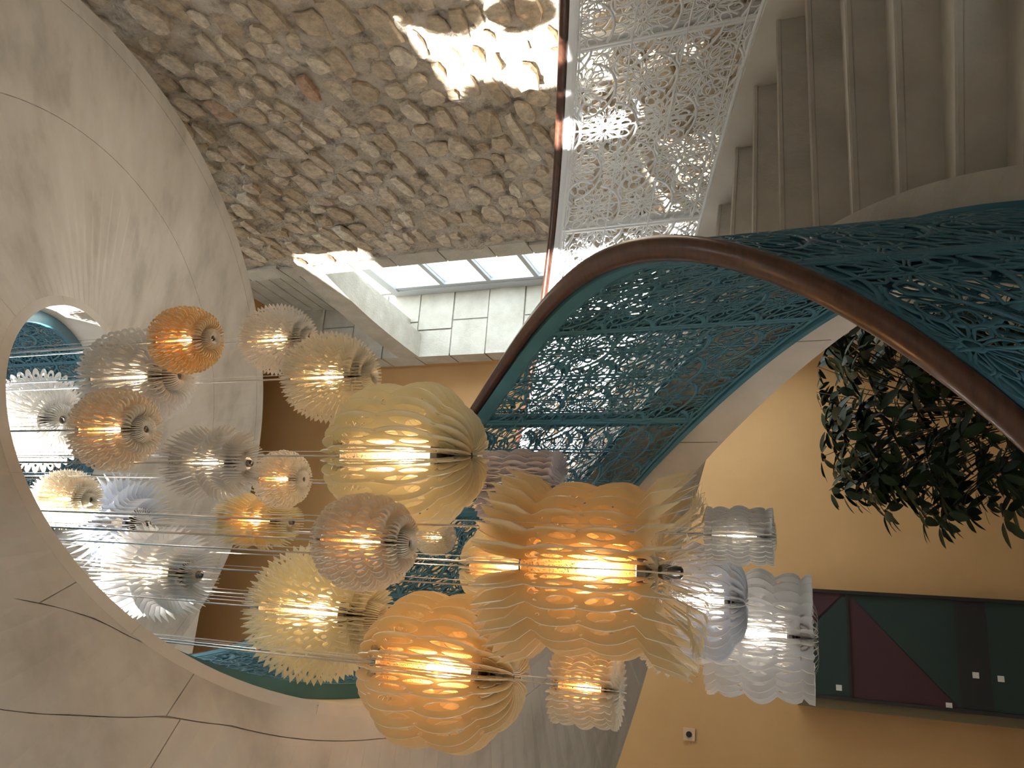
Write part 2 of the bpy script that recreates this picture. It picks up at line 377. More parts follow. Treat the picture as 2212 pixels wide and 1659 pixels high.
# ------------------------------------------------------------------ staircase
stair = empty('spiral_staircase', label='cream stone winding staircase sweeping around an oval eye', cat='staircase')
sweep([(0.02, -H2+0.010), (WOUT-0.02, -H3+0.010), (WOUT-0.02, -H3+0.20), (0.02, -H2+0.16)], T_LO, T_HI).build('stair_slab', MARBLE, stair)
step_d = 8.2; n0 = int((T_LO-4)/step_d)
k = 0
th = 4+step_d*n0
while th < T_HI-step_d:
    if th >= T_LO:
        zt_ = float(zf(th))-HT; mb = MB(); w0, w1 = 0.07, WOUT-0.07
        pr = []
        for (dt, zz) in ((0.12, -0.30), (0.12, -0.020), (0, -0.017), (0, -0.006), (0.15, 0.0), (step_d+0.5, 0.0), (step_d+0.5, -0.18)):
            pr.append((th+dt, zz))
        vs = []
        for w in (w0, (w0+w1)/2, w1):
            for (t, zz) in pr:
                # nosing overhang is given as an angle at the middle; keep it even across the width
                x, y = plan(t, w); vs.append((float(x), float(y), zt_+zz+ZO))
        n = len(pr); fs = []
        for i in range(2):
            for j in range(n): fs.append((i*n+j, i*n+(j+1) % n, (i+1)*n+(j+1) % n, (i+1)*n+j))
        fs += [tuple(range(n))[::-1], tuple(2*n+j for j in range(n))]
        mb.add(vs, fs); mb.build('step', STEPM, stair)
    th += step_d
# raised curbs and the marble fascia facing the eye
sweep([(0.03, -H1-0.1), (0.105, -H1+0.02), (0.105, -H4), (0.03, -H4)], T_LO, T_HI).build('inner_curb', STEPM, stair)
sweep([(WOUT-0.09, -H3+0.1), (WOUT+0.005, -H3), (WOUT+0.005, -H4), (WOUT-0.09, -H4)], T_LO, T_HI).build('outer_curb', FASCIA, stair)
th = T_LO
while th < T_HI-1:
    t2 = min(th+34.0, T_HI)
    sweep([(0.0, -H2), (0.035, -H2), (0.035, -H1+0.03), (0.0, -H1+0.03)], th+0.12, t2-0.12).build('fascia_panel', FASCIA, stair)
    th = t2
# soffit slabs: three rows around the turn with fine open joints
def soff(w): return -H2+(H3*-1+H2)*(w/WOUT)
def j1(t): return float(np.interp(t, [-150, 217, 223, 229, 235, 239, 262, 300, 372, 540], [0.012, 0.012, 0.04, 0.06, 0.12, 0.20, 0.45, 0.72, 0.78, 0.78]))
def j2(t): return float(np.interp(t, [-150, 100, 176, 203, 212, 221, 228, 262, 310, 540], [0.30, 0.20, 0.10, 0.12, 0.16, 0.26, 0.36, 0.80, 1.25, 1.25]))
def soffit_piece(fa, fb, t0, t1):
    g = 0.0016; n = max(3, int((t1-t0)/3)); mb = MB(); vs = []; gw = math.degrees(g/1.2)
    for t in np.linspace(t0+gw, t1-gw, n+1):
        a = fa(t)+(g if fa(t) > 0.0 else 0.001); b = max(a+0.004, fb(t)-(g if fb(t) < WOUT else 0))
        vs += [P(t, a, soff(a)), P(t, b, soff(b)), P(t, b, soff(b)+0.022), P(t, a, soff(a)+0.022)]
    fs = [(i*4+j, i*4+(j+1) % 4, i*4+4+(j+1) % 4, i*4+4+j) for i in range(n) for j in range(4)]+[(3, 2, 1, 0), tuple(n*4+j for j in range(4))]
    mb.add(vs, fs); mb.build('soffit_panel', MARBLE, stair)
z0f = lambda t: 0.0
zof = lambda t: WOUT
for fa, fb, cuts in ((z0f, j1, [236, 300, 460, T_HI]), (j1, j2, [T_LO, -60, 40, 138, 212, 240, 318, 452, T_HI]), (j2, zof, [T_LO, -80, 10, 96, 152, 210, 262, 330, 440, T_HI])):
    if fa is z0f: cuts = [217]+cuts
    for t0, t1 in zip(cuts[:-1], cuts[1:]): soffit_piece(fa, fb, t0, t1)
# before the diagonal joint starts the inner row is one with the middle row
soffit_piece(z0f, lambda t: 0.012, T_LO, 217)

# ------------------------------------------------------------------ cut-out lace panels
def rosette_lines(cr):
    """polylines (points, closed, width) of one flower of twelve petals in two rings, radius 1 = cr"""
    out = []
    n = 12
    c = [(0.13*math.cos(2*math.pi*i/8), 0.13*math.sin(2*math.pi*i/8)) for i in range(8)]
    out.append((c, True, 0.055))
    for k in range(n):
        a = 2*math.pi*k/n; ca, sa = math.cos(a), math.sin(a)
        pet = []
        for (r, w) in ((0.14, 0.0), (0.30, 0.055), (0.44, 0.085), (0.55, 0.05), (0.60, 0.0), (0.55, -0.05), (0.44, -0.085), (0.30, -0.055)):
            pet.append((r*ca-w*sa, r*sa+w*ca))
        out.append((pet, True, 0.042))
        a2 = a+math.pi/n; ca, sa = math.cos(a2), math.sin(a2); lo = []
        for (r, w) in ((0.52, 0.0), (0.62, 0.12), (0.78, 0.15), (0.93, 0.075), (0.98, 0.0), (0.93, -0.075), (0.78, -0.15), (0.62, -0.12)):
            lo.append((r*ca-w*sa, r*sa+w*ca))
        out.append((lo, True, 0.046))
    return [([(x*cr, y*cr) for x, y in p], cl, w*cr) for p, cl, w in out]
def lace_segments(s0, s1, t0, t1, cell, seed=0):
    """2-D line pieces of the pattern, clipped to the panel: list of (points array, closed, width)"""
    out = []
    b1 = (0.94*cell, 0.5*cell); b2 = (0.0, 1.08*cell)
    i0, i1 = int(s0/b1[0])-2, int(s1/b1[0])+2
    fl = rosette_lines(0.52*cell)
    rnd = random.Random(seed)
    for i in range(i0, i1+1):
        for j in range(-3-abs(i), int((t1-t0)/cell)+4+abs(i)):
            cx = i*b1[0]; cy = (i*b1[1]) % b2[1]+j*b2[1]-0.3*cell
            if cx < s0-cell or cx > s1+cell or cy < t0-cell or cy > t1+cell: continue
            for p, cl, w in fl: out.append(([(x+cx, y+cy) for x, y in p], cl, w))
            # linking arcs between the flowers
            hx, hy = cx+b1[0]*0.5, cy+b1[1]*0.5
            arc = [(cx+0.62*cell*math.cos(q), cy+0.62*cell*math.sin(q)) for q in np.linspace(0.2, 2.9, 11)]
            out.append((arc, False, 0.012))
            arc = [(hx+0.30*cell*math.cos(q), hy+0.30*cell*math.sin(q)) for q in np.linspace(2.4, 5.6, 9)]
            out.append((arc, False, 0.011))
            for dx, dy in ((0.5*b1[0], 0.22*b1[1]-0.25*cell), (-0.5*b1[0], 0.25*cell)):
                qx, qy = cx+dx, cy+dy; tri = [(qx+0.11*cell*math.cos(q+i), qy+0.11*cell*math.sin(q+i)) for q in (0, 2.1, 4.2)]
                out.append((tri, True, 0.010))
    g = cell*0.9
    for k in range(int(s0/g)-1, int(s1/g)+2):
        out.append(([(k*g, t0+(t1-t0)*q/8) for q in range(9)], False, 0.007))
    for k in range(0, int((t1-t0)/g)+1):
        n = max(2, int((s1-s0)/0.05)); out.append(([(s0+(s1-s0)*q/n, t0+0.1*cell+k*g) for q in range(n+1)], False, 0.007))
    res = []
    for p, cl, w in out:
        pts = list(p)+([p[0]] if cl else [])
        run = []
        for q in pts:
            if s0 <= q[0] <= s1 and t0 <= q[1] <= t1: run.append(q)
            else:
                if len(run) > 1: res.append((run, w))
                run = []
        if len(run) > 1: res.append((run, w))
    return res
_tab = np.arange(-200, 620, 1.0)
_cache = {}
def arc_table(w):
    if w not in _cache:
        x, y = plan(_tab, w); d = np.hypot(np.diff(x), np.diff(y)); _cache[w] = np.concatenate([[0], np.cumsum(d)])
    return _cache[w]
def lace_panel(name, m, parent, ta, tb, w, top, bot, cell, thick=0.004, seed=0, hoff=0.0):
    tab = arc_table(w); sa, sb = np.interp([ta, tb], _tab, tab)
    segs = lace_segments(0.0, sb-sa, 0.0, bot-top, cell, seed)
    # frame ribbon round the sheet
    nfr = max(4, int((sb-sa)/0.06)); T = bot-top; Ls = sb-sa
    for tt in (0.008, T-0.008): segs.append(([(Ls*q/nfr, tt) for q in range(nfr+1)], 0.018))
    for ss in (0.008, Ls-0.008): segs.append(([(ss, T*q/6) for q in range(7)], 0.018))
    PT = []; Q = []; off = 0
    for pts, wd in segs:
        a = np.array(pts); t = np.zeros_like(a)
        t[1:-1] = a[2:]-a[:-2]; t[0] = a[1]-a[0]; t[-1] = a[-1]-a[-2]
        if len(pts) > 3 and np.allclose(a[0], a[-1]): t[0] = t[-1] = a[1]-a[-2]
        ln = np.hypot(t[:, 0], t[:, 1])+1e-9; n = np.stack([-t[:, 1]/ln, t[:, 0]/ln], 1)*wd*0.5
        k = len(a); ring = np.zeros((k, 4, 3))
        ring[:, 0, :2] = a+n; ring[:, 1, :2] = a-n; ring[:, 2, :2] = a-n; ring[:, 3, :2] = a+n
        ring[:, 0:2, 2] = -thick/2; ring[:, 2:4, 2] = thick/2
        PT.append(ring.reshape(-1, 3))
        base = off+4*np.arange(k-1)[:, None]
        for j in range(4):
            jn = (j+1) % 4
            Q.append(np.concatenate([base+j, base+jn, base+4+jn, base+4+j], 1))
        off += 4*k
    PT = np.concatenate(PT); Q = np.concatenate(Q)
    th = np.interp(sa+PT[:, 0], tab, _tab)
    x, y = plan(th, w+PT[:, 2]); z = zf(th)-top-PT[:, 1]+ZO+hoff
    return link(name, npmesh(name, np.stack([x, y, z], 1), Q, m), parent)

# inner railing: wooden handrail, teal box rail, posts and two skins of lace
rail = empty('stair_railing', label='teal lace balustrade with brown wooden handrail around the oval eye', cat='railing')
hp = [(0.034*math.cos(a)*1.0, 0.031*math.sin(a)) for a in np.linspace(0, 2*math.pi, 15)[:-1]]
sweep(hp, T_LO, T_HI, 2.0).build('handrail', WOOD, rail, smooth=True)
sweep([(-0.036, -0.085), (0.008, -0.085), (0.008, -0.028), (-0.036, -0.028)], T_LO, T_HI, 2.5).build('top_bar', TEAL, rail)
sweep([(-0.050, -H1-0.004), (-0.001, -H1-0.004), (-0.001, -H1+0.018), (-0.050, -H1+0.018)], T_LO, T_HI, 2.5).build('bottom_bar', TEAL, rail)
sweep([(0.004, -H4+0.002), (0.030, -H4+0.002), (0.030, -H4+0.024), (0.004, -H4+0.024)], T_LO, T_HI, 2.5).build('base_bar', TEAL, rail)
posts = [9+36*k for k in range(-4, 15)]
for t in posts:
    if T_LO+2 < t < T_HI-2:
        d = 2.2
        sweep([(-0.024, -H1+0.02), (0.002, -H1+0.02), (0.002, -0.08), (-0.024, -0.08)], t-d, t+d, 2.2).build('post', TEAL, rail)
for a, b in zip(posts[:-1], posts[1:]):
    if a < T_LO or b > T_HI: continue
    lace_panel('lace_panel', TEAL, rail, a-0.1 if a > 0 else a, b, -0.032, 0.085, H1-0.018, 0.165, seed=int(a))
    if b < 470: lace_panel('lace_panel', TEAL, rail, a, b, 0.014, 0.030, H4-0.005, 0.21, seed=int(a)+50)

# outer railing: white lace under a thin dark handrail, beside the rubble wall
orail = empty('outer_railing', label='white lace balustrade with thin dark handrail along the outer edge of the stair', cat='railing')
OA, OB = -30.0, 126.0; WO = WOUT-0.045
HO = 0.02
hp = [(WO+0.026*math.cos(a), HO+0.024*math.sin(a)) for a in np.linspace(0, 2*math.pi, 13)[:-1]]
sweep(hp, OA, OB, 2.0).build('handrail', WOOD, orail, smooth=True)
sweep([(WO-0.022, HO-0.055), (WO+0.022, HO-0.055), (WO+0.022, HO-0.022), (WO-0.022, HO-0.022)], OA, OB, 2.5).build('top_bar', WHITEM, orail)
oposts = [OA+0.8, 3.5, 30.5, 56.0, 80.0, 103.0, OB-0.8]
for t in oposts:
    sweep([(WO-0.012, -H4), (WO+0.012, -H4), (WO+0.012, HO-0.03), (WO-0.012, HO-0.03)], t-0.75, t+0.75, 1.5).build('post', WHITEM, orail)
for a, b in zip(oposts[:-1], oposts[1:]):
    lace_panel('lace_panel', WHITEM, orail, a, b, WO-0.03, -HO+0.05, H4, 0.25, seed=int(a)+7)
    lace_panel('lace_panel', WHITEM, orail, a, b, WO+0.03, -HO+0.05, H4, 0.25, seed=int(a)+8)

# ------------------------------------------------------------------ hanging lamps
def arcp(cx, cy, rx, ry, n, rot=0, squash=1.0):
    out = []
    for i in range(n):
        a = 2*math.pi*i/n; x = rx*math.cos(a); y = ry*math.sin(a)
        out.append((cx+x*math.cos(rot)-y*math.sin(rot), cy+x*math.sin(rot)+y*math.cos(rot)))
    return out
def fin_outline(kind, seed):
    """outer edge points (r, z), bottom to top, in units of radius 1 / half length 1, and the holes"""
    r = random.Random(seed); ri = 0.365; out = []; holes = []
    def base(f, e):                            # f from -90 to 90 degrees, superellipse
        c, s_ = math.cos(R(f)), math.sin(R(f)); q = (abs(c)**e+abs(s_)**e)**(-1/e)
        return c*q, s_*q
    hol = []
    def along(f, e, q, rt, rr, turn=0.0):      # oval hole beside the rim: at polar f, rt along the rim, rr across it
        x, y = base(f, e); x2, y2 = base(f+1.0, e)
        hol.append((x*q, y*q, rt, rr, math.atan2(y2-y, x2-x)+turn))
    ov = 1.5708
    if kind == 'pumpkin':
        nl, amp, e, tips = 4, 0.075, 2.6, 0
        for f in (-64, -22, 22, 63): along(f, e, 0.80, 0.215, 0.100)
        for f in (-43, 0, 43): along(f, e, 0.90, 0.035, 0.022)
        hol += [(0.525, -0.36, 0.20, 0.112, ov), (0.525, 0.09, 0.20, 0.115, ov), (0.52, 0.52, 0.18, 0.105, ov), (0.37, -0.73, 0.13, 0.07, 0.35)]
    elif kind == 'grand':
        nl, amp, e, tips = 4, 0.060, 3.2, 3
        for f in (-52, -18, 18, 52): along(f, e, 0.80, 0.19, 0.100)
        for f in (-34, 0, 34): along(f, e, 0.91, 0.035, 0.022)
        hol += [(0.525, -0.42, 0.20, 0.115, ov), (0.525, 0.04, 0.21, 0.118, ov), (0.52, 0.50, 0.20, 0.112, ov), (0.38, -0.80, 0.13, 0.06, 0.3)]
    elif kind == 'loop':
        nl, amp, e, tips = 9, 0.16, 2.2, 0
        for k in range(9): along(-78.2+19.56*k, e, 0.895, 0.078, 0.066)
        for k in range(6): along(-60+24*k, e, 0.665, 0.112, 0.112)
        hol += [(0.445, -0.26, 0.17, 0.055, ov), (0.445, 0.12, 0.17, 0.055, ov), (0.44, 0.48, 0.14, 0.05, ov), (0.30, -0.70, 0.07, 0.05, 0.4)]
    elif kind == 'pointed':
        nl, amp, e, tips = 12, 0.17, 2.1, 0
        for k in range(12): along(-80+14.55*k, e, 0.87, 0.040, 0.072)
        for k in range(6): along(-58+23.2*k, e, 0.645, 0.105, 0.112)
        hol += [(0.44, -0.24, 0.16, 0.055, ov), (0.44, 0.14, 0.16, 0.055, ov), (0.30, -0.70, 0.07, 0.05, 0.4)]
    elif kind == 'ruffle':
        nl, amp, e, tips = 5, 0.10, 3.6, 1
        for f in (-57, -29, 0, 29, 57): along(f, e, 0.85, 0.16, 0.068)
        for f in (-36, -12, 12, 36): along(f, e, 0.645, 0.125, 0.082)
        hol += [(0.45, -0.30, 0.18, 0.068, ov), (0.45, 0.12, 0.19, 0.068, ov), (0.45, 0.53, 0.16, 0.066, ov), (0.42, -0.78, 0.14, 0.06, 0.25)]
    else:                                      # spike
        nl, amp, e, tips = 6, 0.0, 2.1, 0
        for k in range(5): along(-56+28*k, e, 0.565, 0.105, 0.088)
        hol += [(0.42, -0.15, 0.12, 0.035, ov), (0.42, 0.22, 0.14, 0.035, ov)]
    if kind == 'spike':
        m = 8
        for k in range(m):
            f = -80+160*k/(m-1); x, y = base(f, e)
            bow = -7 if f < 0 else 7
            for (df, q) in ((-7.5, 0.70), (-3.0+bow*0.4, 0.86), (bow, 1.06 if abs(f) > 20 else 1.0), (3.0+bow*0.4, 0.85), (7.5, 0.70)):
                ff = max(-90, min(90, f+df)); x, y = base(ff, e); out.append((x*q, y*q))
    else:
        n = nl*(9 if nl < 6 else 6)
        for k in range(n+1):
            f = -88+176*k/n; x, y = base(f, e)
            ph = (k*nl/n) % 1.0
            if kind == 'pointed': q = 1-amp+amp*(1-abs(2*ph-1))**1.1*1.25
            else: q = 1-amp+amp*(1.3 if amp < 0.12 else 1.08)*abs(math.sin(math.pi*ph))**(1.0 if amp < 0.12 else 0.7)
            out.append((x*q, y*q))
        if tips:
            ends = []
            for sgn in (-1, 1):
                tp = []
                for j in range(tips):
                    f0 = sgn*(44+j*13 if kind == 'grand' else 46); x, y = base(f0, e); L_ = (1.10-0.05*j) if kind == 'grand' else 1.10
                    xa, ya = base(f0-sgn*6.2, e); xb, yb = base(f0+sgn*6.2, e)
                    tx, ty = ((1.16, 1.05, 0.88)[j], sgn*(1.03, 1.09, 1.13)[j]) if kind == 'grand' else (x*1.08+0.10, y*1.0+sgn*(L_-1))
                    tp.append([(xa, ya), ((xa+tx)/2+0.03, (ya+ty)/2), (tx, ty), ((xb+tx)/2-0.02, (yb+ty)/2+sgn*0.02), (xb, yb)])
                ends.append((sgn, tp))
            new = []
            def ang(p): return math.degrees(math.atan2(p[1], p[0]))
            items = [(ang(p), [p]) for p in out]
            for sgn, tp in ends:
                for t_ in tp:
                    a0, a1 = sorted((ang(t_[0]), ang(t_[-1])))
                    items = [it for it in items if not (len(it[1]) == 1 and a0-0.4 <= it[0] <= a1+0.4)]
                    seq = t_ if ang(t_[0]) < ang(t_[-1]) else t_[::-1]
                    items.append(((a0+a1)/2, seq))
            items.sort(key=lambda it: it[0])
            out = [p for it in items for p in it[1]]
    # inner edge from top back down; below it closes in to the hub
    inner = [(ri+0.02, 0.80), (ri, 0.55), (ri, 0.0), (ri, -0.48), (ri-0.06, -0.60), (0.14, -0.72), (0.06, -0.84)]
    out = [p for p in out if not (p[0] < 0.07)]
    top = [(max(0.20, ri-0.1), 0.90)] if kind != 'spike' else []
    poly = out+top+inner
    hs = [arcp(cx, cy, rx, ry, 12 if rx > 0.09 else 8, rot) for cx, cy, rx, ry, rot in hol]
    if kind == 'grand': poly = [(x, y*0.80) if abs(y) < 1.02 else (x, y) for x, y in poly]; hs = [[(x, y*0.80) for x, y in h] for h in hs]
    return poly, hs
def fin_mesh(kind, seed, RR, HH, m, sway, sgn, th=0.0026):
    poly, hs = fin_outline(kind, seed)
    # even spacing along long straight stretches so that the sheet can bend
    dense = []
    for i, p in enumerate(poly):
        q = poly[(i+1) % len(poly)]; dense.append(p); d = math.hypot(q[0]-p[0], q[1]-p[1]); k = int(d/0.14)
        for j in range(1, k+1): dense.append((p[0]+(q[0]-p[0])*j/(k+1), p[1]+(q[1]-p[1])*j/(k+1)))
    loops = [[Vector((x*RR, 0, y*HH)) for x, y in lp] for lp in [dense]+hs]
    tr = tessellate_polygon([[Vector((v.x, v.z, 0)) for v in lp] for lp in loops])
    flat = [v for lp in loops for v in lp]; n = len(flat); mb = MB()
    cells = {'pumpkin': 1.5, 'grand': 1.5, 'loop': 2.0, 'pointed': 2.5, 'ruffle': 2.0, 'spike': 0.75}[kind]
    def yo(v):                                # neighbouring sheets sway apart and meet again, like honeycomb paper
        return sgn*sway*(v.x/RR)*math.sin(math.pi*cells*(v.z/HH)+0.6)
    vs = [(v.x, yo(v)-th/2, v.z) for v in flat]+[(v.x, yo(v)+th/2, v.z) for v in flat]
    fs = [tuple(t) for t in tr]+[tuple(i+n for i in t[::-1]) for t in tr]
    o = 0
    for lp in loops:
        k = len(lp)
        for i in range(k): fs.append((o+i, o+(i+1) % k, n+o+(i+1) % k, n+o+i))
        o += k
    mb.add(vs, fs)
    me = mb.mesh('fin', m, fix=True); me.materials.append(EDGE)
    me.polygons.foreach_set('material_index', [0 if i < 2*len(tr) else 1 for i in range(len(me.polygons))])
    return me
FM = {}
EDGE = fin_mat('pale_cut_edge', (0.93, 0.88, 0.78), 0.2, 0.15)
def fins(key, c, tr=0.5, gl=0.12):
    FM[key] = fin_mat('acrylic_'+key, c, tr*0.85, gl)
fins('amber', (0.95, 0.77, 0.44), 0.55); fins('honey', (0.94, 0.83, 0.58), 0.5); fins('yellow', (0.95, 0.85, 0.54), 0.5); fins('pale_yellow', (0.95, 0.91, 0.74), 0.5)
fins('cream', (0.94, 0.90, 0.80), 0.5); fins('beige', (0.90, 0.85, 0.76), 0.5); fins('white', (0.92, 0.92, 0.93), 0.5); fins('blue_white', (0.82, 0.86, 0.93), 0.5)
fins('smoke', (0.86, 0.85, 0.85), 0.55); fins('lilac', (0.76, 0.72, 0.77), 0.4)
WARM, NEUT, COOL = (1.0, 0.70, 0.38), (1.0, 0.80, 0.55), (1.0, 0.93, 0.84)
BM = {'warm': bulb_mat('warm_bulb', WARM, 48), 'soft': bulb_mat('soft_bulb', NEUT, 44), 'cool': bulb_mat('cool_bulb', COOL, 40), 'dim': bulb_mat('dim_bulb', NEUT, 18), 'off': bulb_mat('unlit_bulb', NEUT, 0.3)}
TM = {'warm': tube_mat('perforated_amber_tube', (1.0, 0.60, 0.22)), 'soft': tube_mat('perforated_golden_tube', (1.0, 0.80, 0.50)), 'cool': tube_mat('perforated_clear_tube', (0.95, 0.93, 0.90))}
TM['off'] = TM['dim'] = TM['cool']
CT = TOP+0.1
LAMPS = [
 # centre, radius, half length, fin kind, number of fins, colour, bulb, label
 ((0.169, 1.892, 1.795), 0.105, 0.112, 'loop', 40, 'amber', 'warm', 'small round amber lamp of looped fins hanging topmost before the marble soffit'),
 ((0.065, 1.979, 2.087), 0.163, 0.194, 'loop', 44, 'white', 'dim', 'large white lamp with ring edged fins hanging partly behind the small amber lamp'),
 ((-0.081, 2.299, 2.957), 0.211, 0.142, 'loop', 44, 'white', 'dim', 'broad white lamp cut by the edge of the oval ceiling opening'),
 ((-0.089, 1.658, 1.838), 0.118, 0.123, 'loop', 42, 'beige', 'warm', 'beige brown round lamp with orange core hanging beside the large white ring fin lamp'),
 ((-0.181, 1.650, 1.493), 0.105, 0.140, 'spike', 46, 'smoke', 'dim', 'smoky grey lamp of thin curved spikes with barely lit bulb'),
 ((-0.400, 2.305, 2.833), 0.118, 0.149, 'pointed', 42, 'cream', 'warm', 'cream lamp with orange core high up beside the ceiling edge'),
 ((-0.609, 2.876, 3.169), 0.259, 0.191, 'spike', 40, 'blue_white', 'off', 'pale blue unlit lamp of long curved blades behind the cream lamp by the ceiling edge'),
 ((-0.697, 2.401, 2.476), 0.199, 0.258, 'spike', 44, 'white', 'dim', 'brilliant sunlit white lamp with spiky lower tips by the ceiling edge'),
 ((0.175, 2.173, 1.667), 0.117, 0.127, 'pointed', 44, 'white', 'soft', 'white lamp with pointed loop fins hanging in front of the limestone lintel'),
 ((0.041, 2.100, 1.418), 0.141, 0.153, 'pointed', 46, 'cream', 'soft', 'off white pointed fin lamp just above the big pale yellow lamp'),
 ((-0.305, 2.280, 1.754), 0.102, 0.097, 'loop', 40, 'cream', 'warm', 'small pale cream round lamp overlapping the yellow spiky lamp'),
 ((-0.481, 2.412, 1.983), 0.115, 0.185, 'spike', 42, 'yellow', 'warm', 'yellow spiky lamp with bare glowing bulb behind the small pale cream lamp'),
 ((-0.197, 2.010, 1.113), 0.214, 0.228, 'pumpkin', 44, 'pale_yellow', 'soft', 'big pale yellow pumpkin shaped lamp in front of the teal railing top'),
 ((-0.381, 1.698, 1.064), 0.121, 0.135, 'loop', 46, 'beige', 'warm', 'greyish cream lamp with orange core in the middle of the cluster'),
 ((-0.742, 2.219, 1.580), 0.222, 0.244, 'pointed', 48, 'pale_yellow', 'soft', 'large pale yellow lamp with toothed fins nearest the dark teal railing band'),
 ((-0.405, 2.912, 1.096), 0.146, 0.167, 'ruffle', 40, 'lilac', 'off', 'lilac grey unlit lamp of ruffled fins against the teal lace'),
 ((-0.655, 3.071, 1.569), 0.081, 0.091, 'pointed', 36, 'cream', 'soft', 'tiny cream lamp half hidden behind the greyish cream lamp'),
 ((-0.660, 2.618, 1.049), 0.166, 0.166, 'pumpkin', 40, 'pale_yellow', 'warm', 'light yellow lamp half hidden behind the biggest amber lamp'),
 ((-0.811, 2.024, 1.023), 0.216, 0.235, 'pumpkin', 42, 'honey', 'warm', 'big honey coloured pumpkin lamp lowest on the marble wall side'),
 ((-0.472, 1.923, 0.529), 0.216, 0.233, 'grand', 40, 'honey', 'warm', 'biggest amber lamp with long curling tips at the front of the cluster'),
 ((-0.788, 1.946, 0.573), 0.096, 0.088, 'ruffle', 40, 'cream', 'warm', 'small cream round lamp hanging below the honey pumpkin lamp'),
 ((-0.350, 1.786, 0.166), 0.064, 0.074, 'ruffle', 36, 'white', 'cool', 'smallest white lamp alone against the ochre wall'),
 ((-0.628, 2.254, 0.308), 0.161, 0.111, 'pumpkin', 40, 'blue_white', 'cool', 'bluish white lobed lamp between the biggest amber lamp and the white ruffled lamp'),
 ((-0.813, 2.575, 0.189), 0.198, 0.167, 'ruffle', 44, 'white', 'cool', 'large white ruffled lamp hanging lowest in front of the painting'),
 ((-0.889, 2.718, 0.485), 0.131, 0.132, 'pointed', 40, 'cream', 'soft', 'cream white lamp peeping out under the biggest amber lamp'),
 ((-0.945, 2.358, 1.010), 0.100, 0.100, 'pumpkin', 36, 'amber', 'warm', 'pinkish amber lamp mostly hidden behind the honey pumpkin lamp'),
]
for li, (c, RR, HH, kind, nf, colr, bulb, label) in enumerate(LAMPS):
    fm, tm = FM[colr], TM[bulb]
    t = empty('pendant_lamp', (c[0], c[1], c[2]+ZO), label=label, cat='lamp', group='pendant lamps hanging in the stair eye')
    nf = {'pumpkin': 26, 'grand': 28, 'ruffle': 30, 'spike': 34}.get(kind, 36); sw = 0.03*2*math.pi*RR/nf
    mes = [fin_mesh(kind, li, RR, HH, fm, sw, g_) for g_ in (1, -1)]
    for k in range(nf):
        o = link('fin', mes[k % 2], t); o.rotation_euler = (0, 0, 2*math.pi*(k+0.37*li)/nf)
    ri = 0.33*RR*0.93
    mb = MB(); n = 20
    vs = [(ri*math.cos(2*math.pi*k/n), ri*math.sin(2*math.pi*k/n), z_) for z_ in (-0.48*HH, 0.78*HH) for k in range(n)]
    mb.add(vs, [(k, (k+1) % n, n+(k+1) % n, n+k) for k in range(n)]); mb.build('shade_tube', tm, t, smooth=True, fix=False)
    rb = min(0.032, 0.13*RR+0.003)
    mb = MB(); mb.lathe([(0.003, -rb), (rb*0.55, -rb*0.84), (rb*0.9, -rb*0.42), (rb, 0), (rb*0.88, rb*0.5), (rb*0.55, rb*1.0), (rb*0.45, rb*1.5)], 14)
    mb.build('bulb', BM[bulb], t, smooth=True)
    mb = MB(); mb.lathe([(rb*0.42, rb*1.5), (rb*0.45, rb*1.55), (rb*0.45, rb*2.4), (rb*0.2, rb*2.8)], 12); mb.build('lamp_socket', CHROME, t, smooth=True)
    mb = MB(); mb.lathe([(0.10*RR, -0.61*HH), (0.26*RR, -0.60*HH), (0.315*RR, -0.585*HH), (0.315*RR, -0.49*HH), (0.30*RR, -0.48*HH)], 20); mb.build('base_ring', CHROME, t)
    mb = MB(); mb.lathe([(0.008, -0.92*HH), (0.05*RR+0.004, -0.90*HH), (0.06*RR+0.004, -0.80*HH), (0.02, -0.72*HH), (0.012, -0.64*HH)], 12); mb.build('hub', CHROME, t, smooth=True)
    mb = MB(); mb.lathe([(0.31*RR, 0.78*HH), (0.33*RR, 0.785*HH), (0.30*RR, 0.81*HH), (0.05*RR, 0.84*HH)], 18); mb.build('top_cap', CHROME, t, smooth=True)
    mb = MB(); mb.tube([(0, 0, rb*2.7), (0, 0, CT-c[2])], 0.0028, 6); mb.build('cable', STEEL, t)
    mb = MB(); mb.tube([(0.003, 0.002, rb*2.7), (0.013, 0.006, 0.9*HH), (0.012, 0.006, CT-c[2])], 0.0011, 4); mb.build('power_wire', WHITEM, t)

# ------------------------------------------------------------------ painting, outlet and plant on the far side
MAROON = plain('maroon_paint', (0.045, 0.010, 0.014), 0.6); GREEN = plain('green_paint', (0.010, 0.024, 0.018), 0.6); BLACKP = plain('black_paint', (0.012, 0.010, 0.010), 0.5)
OLIVE = plain('olive_edge', (0.17, 0.125, 0.06), 0.6); PALE = plain('pale_paper', (0.62, 0.58, 0.48), 0.7); GLOSSK = plain('black_frame', (0.02, 0.016, 0.014), 0.35)
def wallquad(mb, y0, pts, dep=0.006):          # flat tile on the far wall: pts in (d2, z)
    k = len(pts); a = [W(y0, u, z_) for u, z_ in pts]; b = [W(y0+dep, u, z_) for u, z_ in pts]
    mb.add(a+b, [tuple(range(k)), tuple(range(k, 2*k))[::-1]]+[(i, k+i, k+(i+1) % k, (i+1) % k) for i in range(k)])
AF = FAR-0.14; s_ = AF/7.0
art = empty('painting', W(AF, -0.08*s_, -1.9), label='tall geometric painting of maroon and green triangles in black frame on ochre wall', cat='painting')
def artpart(name, m, pts, y0, dep): 
    mb = MB(); wallquad(mb, y0, pts, dep); o = mb.build(name, m); o.parent = art; o.matrix_parent_inverse = Matrix.Translation(-art.location); return o
